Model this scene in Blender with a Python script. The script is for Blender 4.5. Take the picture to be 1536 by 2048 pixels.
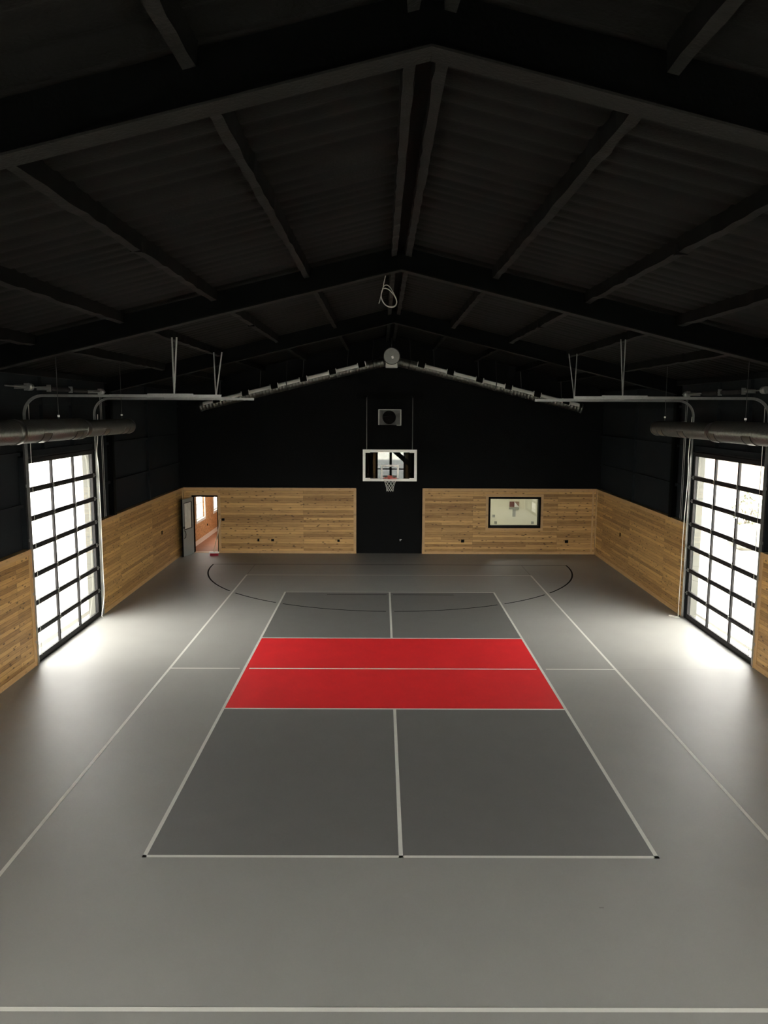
import bpy, bmesh, math, random
from mathutils import Vector, Matrix
random.seed(7)
for o in list(bpy.data.objects): bpy.data.objects.remove(o)
S = bpy.context.scene
COL = S.collection

# ------------------------------------------------------------------ camera
CAMP = (-0.2436, -8.4681, 5.2189)
pitch, yaw, roll = 0.1306, 0.0032, 0.0042
cam = bpy.data.cameras.new('camera'); camo = bpy.data.objects.new('camera', cam); COL.objects.link(camo)
fw = Vector((math.sin(yaw)*math.cos(pitch), math.cos(yaw)*math.cos(pitch), -math.sin(pitch)))
rt = Vector((math.cos(yaw), -math.sin(yaw), 0)); up = rt.cross(fw)
rt2 = math.cos(roll)*rt + math.sin(roll)*up; up2 = -math.sin(roll)*rt + math.cos(roll)*up
M = Matrix((rt2, up2, -fw)).transposed().to_4x4(); M.translation = Vector(CAMP)
camo.matrix_world = M
cam.sensor_fit = 'VERTICAL'; cam.sensor_height = 24.0; cam.lens = 1542.68/2048*24.0
cam.clip_start = 0.05; cam.clip_end = 500
S.camera = camo

# ------------------------------------------------------------------ light
w = bpy.data.worlds.new('overcast'); S.world = w; w.use_nodes = True
bg = w.node_tree.nodes['Background']; bg.inputs[0].default_value = (1.0, 0.98, 0.93, 1); bg.inputs[1].default_value = 23.5
S.view_settings.view_transform = 'Standard'; S.view_settings.look = 'None'
S.view_settings.exposure = 0.0; S.view_settings.gamma = 1.0; S.view_settings.use_curve_mapping = False

def area(name, loc, direction, sx, sy, power=0, portal=False, color=(1, 1, 1)):
    l = bpy.data.lights.new(name, 'AREA'); l.shape = 'RECTANGLE'; l.size = sx; l.size_y = sy; l.energy = power; l.color = color
    if portal: l.cycles.is_portal = True
    o = bpy.data.objects.new(name, l); COL.objects.link(o); o.location = loc
    o.rotation_euler = Vector(direction).to_track_quat('-Z', 'Z').to_euler(); return o
area('side_room_fill', (3.6, 21.3, 2.62), (0, 0, -1), 1.2, 1.2, power=85, color=(1, 0.97, 0.86))  # unseen area light added to brighten the cream room
area('annex_fill', (-5.6, 22.6, 2.62), (0, 0, -1), 1.2, 1.2, power=55, color=(1, 0.95, 0.88))  # fill light with no visible fixture, added to brighten the annex

# ------------------------------------------------------------------ materials
def newmat(name):
    m = bpy.data.materials.new(name); m.use_nodes = True
    nt = m.node_tree; b = nt.nodes['Principled BSDF']; return m, nt, b
def N(nt, t, **kw):
    n = nt.nodes.new(t)
    for k, v in kw.items():
        if k.startswith('i_'): n.inputs[k[2:].replace('_', ' ')].default_value = v
        else: setattr(n, k, v)
    return n
def bump(nt, b, src, strength, dist=0.01):
    n = N(nt, 'ShaderNodeBump'); n.inputs['Strength'].default_value = strength; n.inputs['Distance'].default_value = dist
    nt.links.new(src, n.inputs['Height']); nt.links.new(n.outputs[0], b.inputs['Normal'])
def mat(name, col, rough=0.6, metal=0.0, var=0.0, scale=6.0, bmp=0.0, bscale=60.0, spec=0.5):
    m, nt, b = newmat(name)
    b.inputs['Roughness'].default_value = rough; b.inputs['Metallic'].default_value = metal
    b.inputs['Specular IOR Level'].default_value = spec
    pos = N(nt, 'ShaderNodeNewGeometry')
    if var:
        no = N(nt, 'ShaderNodeTexNoise'); no.inputs['Scale'].default_value = scale; no.inputs['Detail'].default_value = 4
        nt.links.new(pos.outputs['Position'], no.inputs['Vector'])
        r = N(nt, 'ShaderNodeValToRGB')
        r.color_ramp.elements[0].position = 0.3; r.color_ramp.elements[1].position = 0.7
        r.color_ramp.elements[0].color = tuple(c*(1-var) for c in col)+(1,)
        r.color_ramp.elements[1].color = tuple(min(1, c*(1+var)) for c in col)+(1,)
        nt.links.new(no.outputs[0], r.inputs[0]); nt.links.new(r.outputs[0], b.inputs['Base Color'])
    else: b.inputs['Base Color'].default_value = tuple(col)+(1,)
    if bmp:
        n2 = N(nt, 'ShaderNodeTexNoise'); n2.inputs['Scale'].default_value = bscale; n2.inputs['Detail'].default_value = 3
        nt.links.new(pos.outputs['Position'], n2.inputs['Vector']); bump(nt, b, n2.outputs[0], bmp)
    return m
def wood(name, axis, planks=True, base=((0.165, 0.076, 0.022), (0.66, 0.400, 0.142)), row=0.0889):
    """pine boards: length along `axis` ('X' or 'Y'), height along Z"""
    m, nt, b = newmat(name); L = nt.links
    pos = N(nt, 'ShaderNodeNewGeometry'); sep = N(nt, 'ShaderNodeSeparateXYZ'); L.new(pos.outputs['Position'], sep.inputs[0])
    vec = N(nt, 'ShaderNodeCombineXYZ')
    L.new(sep.outputs[axis], vec.inputs[0]); L.new(sep.outputs['Z'], vec.inputs[1])
    if axis == 'Z': L.new(sep.outputs['Z'], vec.inputs[0]); L.new(sep.outputs['Y'], vec.inputs[1])
    br = N(nt, 'ShaderNodeTexBrick'); br.offset = 0.37; br.offset_frequency = 3; br.squash = 1.0
    br.inputs['Scale'].default_value = 1.0; br.inputs['Brick Width'].default_value = 3.1; br.inputs['Row Height'].default_value = row
    br.inputs['Mortar Size'].default_value = 0.0022; br.inputs['Mortar Smooth'].default_value = 0.1; br.inputs['Bias'].default_value = 0.0
    br.inputs['Color1'].default_value = (0, 0, 0, 1); br.inputs['Color2'].default_value = (1, 1, 1, 1); br.inputs['Mortar'].default_value = (0.5, 0.5, 0.5, 1)
    L.new(vec.outputs[0], br.inputs['Vector'])
    # grain
    mp = N(nt, 'ShaderNodeMapping'); mp.inputs['Scale'].default_value = (1.3, 30, 1); L.new(vec.outputs[0], mp.inputs[0])
    if planks:
        add = N(nt, 'ShaderNodeVectorMath'); add.operation = 'MULTIPLY_ADD'; add.inputs[1].default_value = (9, 9, 9)
        L.new(br.outputs['Color'], add.inputs[0]); L.new(mp.outputs[0], add.inputs[2]); gsrc = add.outputs[0]
    else: gsrc = mp.outputs[0]
    g = N(nt, 'ShaderNodeTexNoise'); g.inputs['Scale'].default_value = 1.6; g.inputs['Detail'].default_value = 5; g.inputs['Distortion'].default_value = 1.2
    L.new(gsrc, g.inputs['Vector'])
    mixf = N(nt, 'ShaderNodeMath'); mixf.operation = 'MULTIPLY_ADD'; mixf.inputs[1].default_value = 0.62 if planks else 0.0; 
    L.new(br.outputs['Color'], mixf.inputs[0])
    gg = N(nt, 'ShaderNodeMath'); gg.operation = 'MULTIPLY_ADD'; gg.inputs[1].default_value = 1.0; gg.inputs[2].default_value = -0.30 if planks else 0.15
    L.new(g.outputs[0], gg.inputs[0]); L.new(gg.outputs[0], mixf.inputs[2])
    ramp = N(nt, 'ShaderNodeValToRGB'); e = ramp.color_ramp.elements
    e[0].position = 0.0; e[0].color = base[0]+(1,); e[1].position = 1.0; e[1].color = base[1]+(1,)
    L.new(mixf.outputs[0], ramp.inputs[0])
    # knots
    mk = N(nt, 'ShaderNodeMapping'); mk.inputs['Scale'].default_value = (4.2, 10.5, 1); L.new(vec.outputs[0], mk.inputs[0])
    vo = N(nt, 'ShaderNodeTexVoronoi'); vo.inputs['Scale'].default_value = 1.0; L.new(mk.outputs[0], vo.inputs['Vector'])
    kr = N(nt, 'ShaderNodeValToRGB'); k = kr.color_ramp.elements
    k[0].position = 0.10; k[0].color = (1, 1, 1, 1); k[1].position = 0.24; k[1].color = (0, 0, 0, 1); L.new(vo.outputs['Distance'], kr.inputs[0])
    mx = N(nt, 'ShaderNodeMixRGB'); mx.inputs[2].default_value = (0.055, 0.024, 0.010, 1)
    kf = N(nt, 'ShaderNodeMath'); kf.operation = 'MULTIPLY'; kf.inputs[1].default_value = 0.85 if planks else 0.3; L.new(kr.outputs[0], kf.inputs[0])
    L.new(kf.outputs[0], mx.inputs[0]); L.new(ramp.outputs[0], mx.inputs[1])
    out = mx
    if planks:
        gm = N(nt, 'ShaderNodeMixRGB'); gm.inputs[2].default_value = (0.05, 0.025, 0.01, 1)
        L.new(br.outputs['Fac'], gm.inputs[0]); L.new(mx.outputs[0], gm.inputs[1]); out = gm
        inv = N(nt, 'ShaderNodeMath'); inv.operation = 'SUBTRACT'; inv.inputs[0].default_value = 1; L.new(br.outputs['Fac'], inv.inputs[1])
        bump(nt, b, inv.outputs[0], 0.6, 0.006)
    L.new(out.outputs[0], b.inputs['Base Color']); b.inputs['Roughness'].default_value = 0.5
    b.inputs['Specular IOR Level'].default_value = 0.35
    return m
def glass(name, tint=(0.94, 0.94, 0.93), gl=0.09, rough=0.0):
    m = bpy.data.materials.new(name); m.use_nodes = True; nt = m.node_tree; nt.nodes.clear(); L = nt.links
    out = N(nt, 'ShaderNodeOutputMaterial'); tr = N(nt, 'ShaderNodeBsdfTransparent'); tr.inputs[0].default_value = tint+(1,)
    g = N(nt, 'ShaderNodeBsdfGlossy'); g.inputs['Roughness'].default_value = rough
    fr = N(nt, 'ShaderNodeFresnel'); fr.inputs[0].default_value = 1.5
    ge = N(nt, 'ShaderNodeNewGeometry'); io = N(nt, 'ShaderNodeMath'); io.operation = 'MULTIPLY_ADD'; io.inputs[1].default_value = 0.66667-1.5; io.inputs[2].default_value = 1.5
    L.new(ge.outputs['Backfacing'], io.inputs[0]); L.new(io.outputs[0], fr.inputs[0])
    ad = N(nt, 'ShaderNodeMath'); ad.operation = 'ADD'; ad.inputs[1].default_value = gl-0.04; L.new(fr.outputs[0], ad.inputs[0])
    mx = N(nt, 'ShaderNodeMixShader'); L.new(ad.outputs[0], mx.inputs[0]); L.new(tr.outputs[0], mx.inputs[1]); L.new(g.outputs[0], mx.inputs[2])
    L.new(mx.outputs[0], out.inputs[0]); return m

BLACK = mat('black_wall_paint', (0.0022, 0.0026, 0.0027), 0.8, var=0.12, scale=1.5, bmp=0.25, bscale=40, spec=0.12)
FOAM = mat('black_spray_foam', (0.0040, 0.0040, 0.0032), 0.9, var=0.25, scale=2.5, bmp=0.5, bscale=30, spec=0.15)
STEELB = mat('black_painted_steel', (0.0010, 0.0013, 0.0012), 0.7, var=0.15, scale=3, bmp=0.3, bscale=30, spec=0.06)
PURL = mat('sprayed_purlin_paint', (0.0085, 0.0085, 0.0070), 0.85, var=0.2, scale=6, bmp=0.5, bscale=35, spec=0.2)
GREY = mat('light_grey_floor', (0.290, 0.288, 0.268), 0.50, var=0.03, scale=1.2, bmp=0.03, bscale=150, spec=0.5)
DGREY = mat('dark_grey_court', (0.150, 0.150, 0.142), 0.55, var=0.03, scale=2, bmp=0.03, bscale=150, spec=0.4)
RED = mat('red_court', (0.72, 0.018, 0.024), 0.6, var=0.04, scale=2, bmp=0.03, bscale=150, spec=0.3)
LINE = mat('white_line_paint', (0.68, 0.68, 0.63), 0.55)
BLINE = mat('black_line_paint', (0.002, 0.002, 0.002), 0.8, spec=0.08)
FLINE = mat('faded_line_paint', (0.21, 0.21, 0.195), 0.6)
W_Y = wood('pine_boards_lengthwise', 'Y'); W_X = wood('pine_boards_crosswise', 'X')
T_Y = wood('pine_trim_lengthwise', 'Y', False, ((0.30, 0.165, 0.066), (0.56, 0.355, 0.155)))
T_X = wood('pine_trim_crosswise', 'X', False, ((0.30, 0.165, 0.066), (0.56, 0.355, 0.155)))
T_Z = wood('pine_trim_upright', 'Z', False, ((0.30, 0.17, 0.07), (0.54, 0.35, 0.16)))
ALU = mat('dark_anodised_frame', (0.012, 0.011, 0.011), 0.6, 0.0, spec=0.25)
GALV = mat('galvanised_steel', (0.30, 0.30, 0.28), 0.38, 0.85, var=0.08, scale=25)
DUCT = mat('galvanised_duct', (0.13, 0.13, 0.114), 0.34, 0.75, var=0.10, scale=8)
STRIP = mat('pale_duct_finish', (0.80, 0.79, 0.72), 0.5, 0.0)  # even pale finish for branch strips, grille brackets and hub collar
BOXM = mat('dull_sheet_metal', (0.032, 0.032, 0.026), 0.5, 0.3)
DUCTD = mat('duct_grille_grey', (0.02, 0.02, 0.018), 0.7, 0.0)
GRILLE = mat('dark_duct_grille', (0.006, 0.006, 0.005), 0.7, spec=0.1)
WIRE = mat('rod_steel', (0.06, 0.06, 0.055), 0.5, 0.5)
SPRING = mat('oiled_spring_steel', (0.03, 0.027, 0.024), 0.5, 0.6, var=0.2, scale=30)
WHITE = mat('white_paint', (0.86, 0.86, 0.80), 0.5)
ROPE = mat('white_rope', (0.75, 0.74, 0.66), 0.8)
CABLE = mat('grey_cable_jacket', (0.42, 0.41, 0.37), 0.6)
ORANGE = mat('orange_rim_paint', (0.62, 0.075, 0.035), 0.4)
NETM = mat('white_net_cord', (0.88, 0.87, 0.80), 0.8)
GLASS = glass('door_glazing'); BGLASS = glass('backboard_glass', (0.80, 0.84, 0.82), 0.09)
HOLE = mat('black_outlet_box', (0.003, 0.003, 0.003), 0.7, spec=0.08)
DOORG = mat('grey_painted_door', (0.19, 0.225, 0.215), 0.5, var=0.05, scale=4)
FROST = mat('frosted_door_glass', (0.50, 0.54, 0.48), 0.35, var=0.12, scale=9)
OSB = mat('osb_sheathing', (0.46, 0.245, 0.105), 0.7, var=0.42, scale=16, bmp=0.2)
BROWN = mat('brown_paper_floor', (0.30, 0.125, 0.065), 0.6, var=0.1, scale=3)
CREAM = mat('cream_wall_paint', (0.70, 0.69, 0.52), 0.7, var=0.03, scale=2)
WTRIM = mat('white_window_trim', (0.82, 0.82, 0.76), 0.5)
BASEW = mat('white_baseboard_paint', (0.72, 0.62, 0.53), 0.5)
MAROON = mat('maroon_board', (0.16, 0.055, 0.040), 0.6); TAUPE = mat('brown_board', (0.22, 0.14, 0.10), 0.6)
GREYP = mat('grey_bracket', (0.25, 0.26, 0.21), 0.5)
REDP = mat('red_bristles', (0.42, 0.020, 0.045), 0.8, bmp=0.3); BROOMW = mat('pale_broom_wood', (0.60, 0.45, 0.30), 0.5)
CONC = mat('pale_concrete', (0.50, 0.49, 0.45), 0.85, var=0.08, scale=0.8)
REVEAL = mat('pale_metal_jamb_trim', (0.12, 0.12, 0.105), 0.6, spec=0.2)
DARKPAD = mat('added_dark_pad', (0.10, 0.105, 0.105), 0.9, var=0.35, scale=1.2)
SIDEB = mat('black_wall_paint_floor_lit', (0.0090, 0.0115, 0.0128), 0.8, var=0.1, scale=1.5, bmp=0.25, bscale=40, spec=0.15)  # same black paint, lightened: floor light by the doors put into its colour
PSIDE = mat('purlin_side_shade', (0.0026, 0.0028, 0.0025), 0.9, spec=0.1)  # shade on the purlin sides put into a darker colour
DIRT = mat('tan_dirt_bank', (0.125, 0.098, 0.064), 0.9, var=0.25, scale=0.6)
LEAF = mat('dusty_green_leaves', (0.20, 0.21, 0.15), 0.8, var=0.3, scale=6)
STONE = mat('grey_boulder', (0.22, 0.215, 0.19), 0.9, var=0.3, scale=4)
TIMBER = wood('rough_timber_post', 'Z', False, ((0.20, 0.11, 0.05), (0.34, 0.21, 0.10)))

# ------------------------------------------------------------------ mesh helpers
def XW(side, y): return 0.06 + side*(7.465 + 0.0135*(y-13))
class MB:
    def __init__(s): s.v = []; s.f = []; s.m = []; s.sm = []
    def add(s, vs, fs, mi=0, smooth=False):
        n = len(s.v); s.v += [tuple(v) for v in vs]; s.f += [tuple(i+n for i in f) for f in fs]
        s.m += [mi]*len(fs); s.sm += [smooth]*len(fs); return s
    def hexa(s, p, mi=0):
        return s.add(p, [(0, 3, 2, 1), (4, 5, 6, 7), (0, 1, 5, 4), (1, 2, 6, 5), (2, 3, 7, 6), (3, 0, 4, 7)], mi)
    def box(s, x0, x1, y0, y1, z0, z1, mi=0):
        x0, x1 = sorted((x0, x1)); y0, y1 = sorted((y0, y1)); z0, z1 = sorted((z0, z1))
        return s.hexa([(x0, y0, z0), (x1, y0, z0), (x1, y1, z0), (x0, y1, z0), (x0, y0, z1), (x1, y0, z1), (x1, y1, z1), (x0, y1, z1)], mi)
    def sbox(s, side, d0, d1, y0, y1, z0, z1, mi=0):
        P = lambda d, y, z: (XW(side, y)-side*d, y, z)
        a, b = (d0, d1) if side < 0 else (d1, d0)
        return s.hexa([P(a, y0, z0), P(b, y0, z0), P(b, y1, z0), P(a, y1, z0), P(a, y0, z1), P(b, y0, z1), P(b, y1, z1), P(a, y1, z1)], mi)
    def obox(s, c, ax, ay, az, mi=0):
        c = Vector(c); ax = Vector(ax); ay = Vector(ay); az = Vector(az)
        return s.hexa([c-ax-ay-az, c+ax-ay-az, c+ax+ay-az, c-ax+ay-az, c-ax-ay+az, c+ax-ay+az, c+ax+ay+az, c-ax+ay+az], mi)
    def tube(s, pts, r, n=8, mi=0, cap=True, smooth=True):
        pts = [Vector(p) for p in pts]; rs = r if isinstance(r, (list, tuple)) else [r]*len(pts)
        vs = []; ref = None
        for i, p in enumerate(pts):
            t = (pts[min(i+1, len(pts)-1)]-pts[max(i-1, 0)]).normalized()
            if ref is None:
                ref = Vector((0, 0, 1)) if abs(t.z) < 0.9 else Vector((1, 0, 0))
            a = (ref - t*ref.dot(t)).normalized(); b = t.cross(a); ref = a
            vs += [p + rs[i]*(math.cos(2*math.pi*k/n)*a + math.sin(2*math.pi*k/n)*b) for k in range(n)]
        fs = [(i*n+k, i*n+(k+1) % n, (i+1)*n+(k+1) % n, (i+1)*n+k) for i in range(len(pts)-1) for k in range(n)]
        s.add(vs, fs, mi, smooth)
        if cap: s.add(vs[:n], [tuple(reversed(range(n)))], mi); s.add(vs[-n:], [tuple(range(n))], mi)
        return s
    def prism(s, poly, y0, y1, mi=0):  # poly in XZ, extruded along Y
        n = len(poly); vs = [(x, y0, z) for x, z in poly]+[(x, y1, z) for x, z in poly]
        return s.add(vs, [tuple(range(n)), tuple(reversed(range(n, 2*n)))]+[((i+1) % n, i, i+n, (i+1) % n+n) for i in range(n)], mi)
    def quad(s, x0, x1, y0, y1, z, mi=0):
        return s.add([(x0, y0, z), (x1, y0, z), (x1, y1, z), (x0, y1, z)], [(0, 1, 2, 3)], mi)
    def build(s, name, mats, parent=None):
        if not isinstance(mats, (list, tuple)): mats = [mats]
        if parent is None:
            xs = [v[0] for v in s.v]; ys = [v[1] for v in s.v]
            off = Vector(((min(xs)+max(xs))/2, (min(ys)+max(ys))/2, min(v[2] for v in s.v)))
        else: off = ORG[parent.name]
        me = bpy.data.meshes.new(name); me.from_pydata([Vector(v)-off for v in s.v], [], s.f)
        for m in mats: me.materials.append(m)
        me.polygons.foreach_set('material_index', s.m); me.polygons.foreach_set('use_smooth', s.sm)
        me.validate(); me.update()
        bm = bmesh.new(); bm.from_mesh(me); bmesh.ops.recalc_face_normals(bm, faces=bm.faces); bm.to_mesh(me); bm.free()
        o = bpy.data.objects.new(name, me); COL.objects.link(o)
        ORG[o.name] = off
        if parent is None: o.location = off
        else: o.parent = parent
        return o
ORG = {}
def tag(o, label, cat, group=None, kind=None):
    o['label'] = label; o['category'] = cat
    if group: o['group'] = group
    if kind: o['kind'] = kind
    return o
def empty(name, loc):
    o = bpy.data.objects.new(name, None); COL.objects.link(o); o.location = loc; o.empty_display_size = 0.2
    ORG[o.name] = Vector(loc); return o
def tree(o, parent=None, loc=None):
    c = o.copy(); COL.objects.link(c); c.parent = parent
    if loc is not None: c.location = loc; ORG[c.name] = Vector(loc)
    for ch in list(o.children): tree(ch, c)
    return c

# ------------------------------------------------------------------ floor with its painted courts
PW, PL = 3.048, 13.411; LW = 0.0508
f = MB()
f.hexa([(-7.75, -12.1, -0.15), (7.9, -12.1, -0.15), (7.9, 19.7, -0.15), (-7.75, 19.7, -0.15), (-7.75, -12.1, 0), (7.9, -12.1, 0), (7.9, 19.7, 0), (-7.75, 19.7, 0)], 0)
f.quad(-PW, PW, 0, PL, 0.0010, 1)
f.quad(-PW, PW, 6.7056-2.134, 6.7056+2.134, 0.0018, 2)
zl = 0.0026
def ln(x0, x1, y0, y1, mi=3): f.quad(x0, x1, y0, y1, zl, mi)
ln(-PW, -PW+LW, 0, PL); ln(PW-LW, PW, 0, PL); ln(-PW, PW, 0, LW); ln(-PW, PW, PL-LW, PL)
for y in (6.7056-2.134, 6.7056+2.134): ln(-PW, PW, y-LW/2, y+LW/2)
ln(-LW/2, LW/2, 0, 6.7056-2.134); ln(-LW/2, LW/2, 6.7056+2.134, PL)
VW, V0, V1 = 4.57, -2.32, 15.75
ln(-VW, -VW+LW, V0, V1); ln(VW-LW, VW, V0, V1); ln(-VW, VW, V0-LW/2, V0+LW/2); ln(-VW, VW, V1-LW, V1)
cy = 6.7056; g1, g2 = PW-LW-0.07, PW+0.07
ln(-VW, -g2, cy-LW/2, cy+LW/2); ln(-g1, g1, cy-LW/2, cy+LW/2); ln(g2, VW, cy-LW/2, cy+LW/2)
ln(4.6, 7.4, 6.702, 6.710, 5); ln(2.08, 2.13, -0.92, -0.90, 5)
# basketball: baseline, free-throw line, three-point arc with gaps where it meets the other games' lines
ln(-5.98, 6.08, 17.40, 17.44, 4)
ln(-1.79, -0.09, 13.06, 13.10, 4); ln(0.09, 1.83, 13.06, 13.10, 4)
ln(-4.56, -4.53, 15.85, 17.36, 5); ln(4.52, 4.55, 15.85, 17.36, 5)
cxa, cya, R = 0.045, 17.26, 6.02
def blocked(x, y):
    for xv in (-VW+LW/2, VW-LW/2, -PW+LW/2, PW-LW/2, 0.0):
        if abs(x-xv) < 0.10: return True
    return False
NA = 720; prev = None
pts = [(cxa-R, 17.42), (cxa-R, 17.34)]+[(cxa-R*math.cos(math.pi*i/NA), cya-R*math.sin(math.pi*i/NA)) for i in range(NA+1)]+[(cxa+R, 17.34), (cxa+R, 17.42)]
for a, b in zip(pts[:-1], pts[1:]):
    mx_, my_ = (a[0]+b[0])/2, (a[1]+b[1])/2
    if blocked(mx_, my_) : continue
    def off(p, k):
        dx, dy = p[0]-cxa, min(p[1], cya)-cya; l = math.hypot(dx, dy); return (p[0]+k*dx/l, p[1]+k*dy/l)
    q = [off(a, -LW/2), off(a, LW/2), off(b, LW/2), off(b, -LW/2)]
    f.add([(x, y, zl) for x, y in q], [(0, 1, 2, 3)], 4)
floor = f.build('floor', [GREY, DGREY, RED, LINE, BLINE, FLINE]); floor['kind'] = 'structure'
tag(floor, 'grey sports floor painted with red and dark grey court and white lines', 'floor', kind='structure')

# ------------------------------------------------------------------ side walls
SLOPE = 0.243; RZ = 7.86; CX = 0.06
def roofz(x): return RZ-SLOPE*abs(x-CX)
DY0, DY1, DZ = 6.93, 10.68, 4.27
EY0, EY1 = -9.0, -4.6
WH = 2.42
for side, nm in ((-1, 'left'), (1, 'right')):
    b = MB()
    b.sbox(side, -0.34, -0.13, -12.1, EY0, 0, 6.3); b.sbox(side, -0.30, -0.13, EY1, DY0, 0, 6.3); b.sbox(side, -0.34, -0.13, EY0, EY1, DZ, 6.3)
    b.sbox(side, -0.30, -0.13, DY1, 19.7, 0, 6.3); b.sbox(side, -0.34, -0.13, DY0, DY1, DZ, 6.3)
    for y0, y1 in ((DY0-0.09, DY0), (DY1, DY1+0.09)): b.sbox(side, -0.13, -0.012, y0, y1, 0, DZ+0.1)
    b.sbox(side, -0.13, -0.02, DY0-0.09, DY1+0.09, DZ, DZ+0.12)
    wl = b.build('wall_'+nm, SIDEB); wl['kind'] = 'structure'
    tag(wl, 'black painted %s side wall with horizontal girts above pine boards' % nm, 'wall', kind='structure')
    for z in (3.30, 4.33, 5.35):
        g = MB(); g.sbox(side, -0.13, -0.07, EY1 if z < 4.3 else -12, DY0-0.1, z-0.035, z+0.035); g.build('girt', SIDEB, wl)
        g = MB(); g.sbox(side, -0.13, -0.07, DY1+0.1, 19.5, z-0.035, z+0.035); g.build('girt', SIDEB, wl)
    g = MB(); g.sbox(side, -0.13, -0.07, DY0-0.1, DY1+0.1, 5.315, 5.385); g.build('girt', SIDEB, wl)
    for y0, y1 in ((DY0-0.02, DY0), (DY1, DY1+0.02)):
        g = MB(); g.sbox(side, -0.30, -0.131, y0-(0.0 if y0 < 8 else 0.012), y1+(0.012 if y0 < 8 else 0.0), 0, DZ); g.build('outer_jamb_trim', REVEAL, wl)
    for y, z0 in ((15.65, WH), (0.6, WH), (8.0, DZ+0.12), (9.6, DZ+0.12)):
        g = MB(); g.sbox(side, -0.13, -0.055, y-0.05, y+0.05, z0, 5.95); g.build('stud', SIDEB, wl)
    p = MB()
    for y0, y1 in ((-12.1, EY0), (EY1, DY0-0.09), (DY1+0.17, 19.5)): p.sbox(side, -0.13, 0, y0, y1, 0, WH-0.03)
    p.build('board_panelling', W_Y, wl)
    t = MB()
    for y0, y1 in ((-12.1, EY0), (EY1, DY0-0.075), (DY1+0.16, 19.5)):
        t.sbox(side, -0.13, 0.022, y0, y1, WH-0.03, WH)
        t.sbox(side, 0, 0.012, y0, y1, WH-0.11, WH-0.03); t.sbox(side, 0, 0.016, y0, y1, 0, 0.115)
    t.build('cap_and_base_trim', T_Y, wl)
    t = MB()
    t.sbox(side, 0, 0.016, DY0-0.17, DY0-0.088, 0.115, WH-0.11)
    t.sbox(side, -0.005, 0.03, DY0-0.088, DY0-0.07, 0, WH)
    if side < 0: t.sbox(side, 0, 0.03, 19.40, 19.5, 0.115, WH-0.11)
    else: t.sbox(side, 0, 0.03, 19.42, 19.5, 0.115, WH-0.11)
    t.build('upright_trim', T_Z, wl)

# ------------------------------------------------------------------ end wall
DX0, DX1, DH = -7.13, -6.25, 2.11
WX0, WX1, WZ0, WZ1 = 3.70, 5.54, 1.01, 2.08
b = MB()
xl, xr = XW(-1, 19.5)-0.34, XW(1, 19.5)+0.34
b.prism([(xl, WH), (xr, WH), (xr, 6.0), (CX, 8.0), (xl, 6.0)], 19.56, 19.75)
b.box(xl, DX0, 19.56, 19.75, 0, WH); b.box(DX0, DX1, 19.56, 19.75, DH, WH); b.box(DX1, WX0, 19.56, 19.75, 0, WH)
b.box(WX0, WX1, 19.56, 19.75, 0, WZ0); b.box(WX0, WX1, 19.56, 19.75, WZ1, WH); b.box(WX1, xr, 19.56, 19.75, 0, WH)
bw = b.build('wall_back', BLACK); tag(bw, 'tall black gable end wall behind the basketball hoop', 'wall', kind='structure')
p = MB()
PXL, PXR = -1.18, 1.26
p.box(XW(-1, 19.5), DX0, 19.5, 19.56, 0, WH-0.03); p.box(DX0, DX1, 19.5, 19.56, DH, WH-0.03); p.box(DX1, PXL, 19.5, 19.56, 0, WH-0.03)
p.box(PXR, WX0, 19.5, 19.56, 0, WH-0.03); p.box(WX0, WX1, 19.5, 19.56, 0, WZ0); p.box(WX0, WX1, 19.5, 19.56, WZ1, WH-0.03); p.box(WX1, XW(1, 19.5), 19.5, 19.56, 0, WH-0.03)
p.build('board_panelling', W_X, bw)
t = MB()
for a, c in ((XW(-1, 19.5), PXL), (PXR, XW(1, 19.5))):
    t.box(a, c, 19.475, 19.56, WH-0.03, WH); 
    t.box(max(a, DX1+0.10) if a < 0 else a, c, 19.484, 19.5, 0, 0.09)
    t.box(a, c, 19.488, 19.5, WH-0.10, WH-0.03)
t.box(DX0-0.09, DX1+0.10, 19.482, 19.5, DH+0.03, DH+0.12)
for z0, z1 in ((WZ0-0.13, WZ0-0.04), (WZ1+0.04, WZ1+0.13)): t.box(WX0-0.13, WX1+0.13, 19.482, 19.5, z0, z1)
t.build('level_trim', T_X, bw)
t = MB()
t.box(PXL-0.085, PXL, 19.484, 19.5, 0.09, WH-0.10); t.box(PXR, PXR+0.085, 19.484, 19.5, 0.09, WH-0.10)
t.box(PXL, PXL+0.012, 19.47, 19.56, 0, WH); t.box(PXR-0.012, PXR, 19.47, 19.56, 0, WH)
t.box(DX1+0.03, DX1+0.12, 19.482, 19.5, 0, DH+0.03); t.box(DX0-0.12, DX0-0.04, 19.482, 19.5, 0, DH+0.03)
t.box(XW(1, 19.4)-0.16, XW(1, 19.4)-0.10, 19.484, 19.5, 0.09, WH-0.1)
for x0, x1 in ((WX0-0.13, WX0-0.04), (WX1+0.04, WX1+0.13)): t.box(x0, x1, 19.482, 19.5, WZ0-0.04, WZ1+0.04)
t.build('upright_trim', T_Z, bw)

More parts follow.
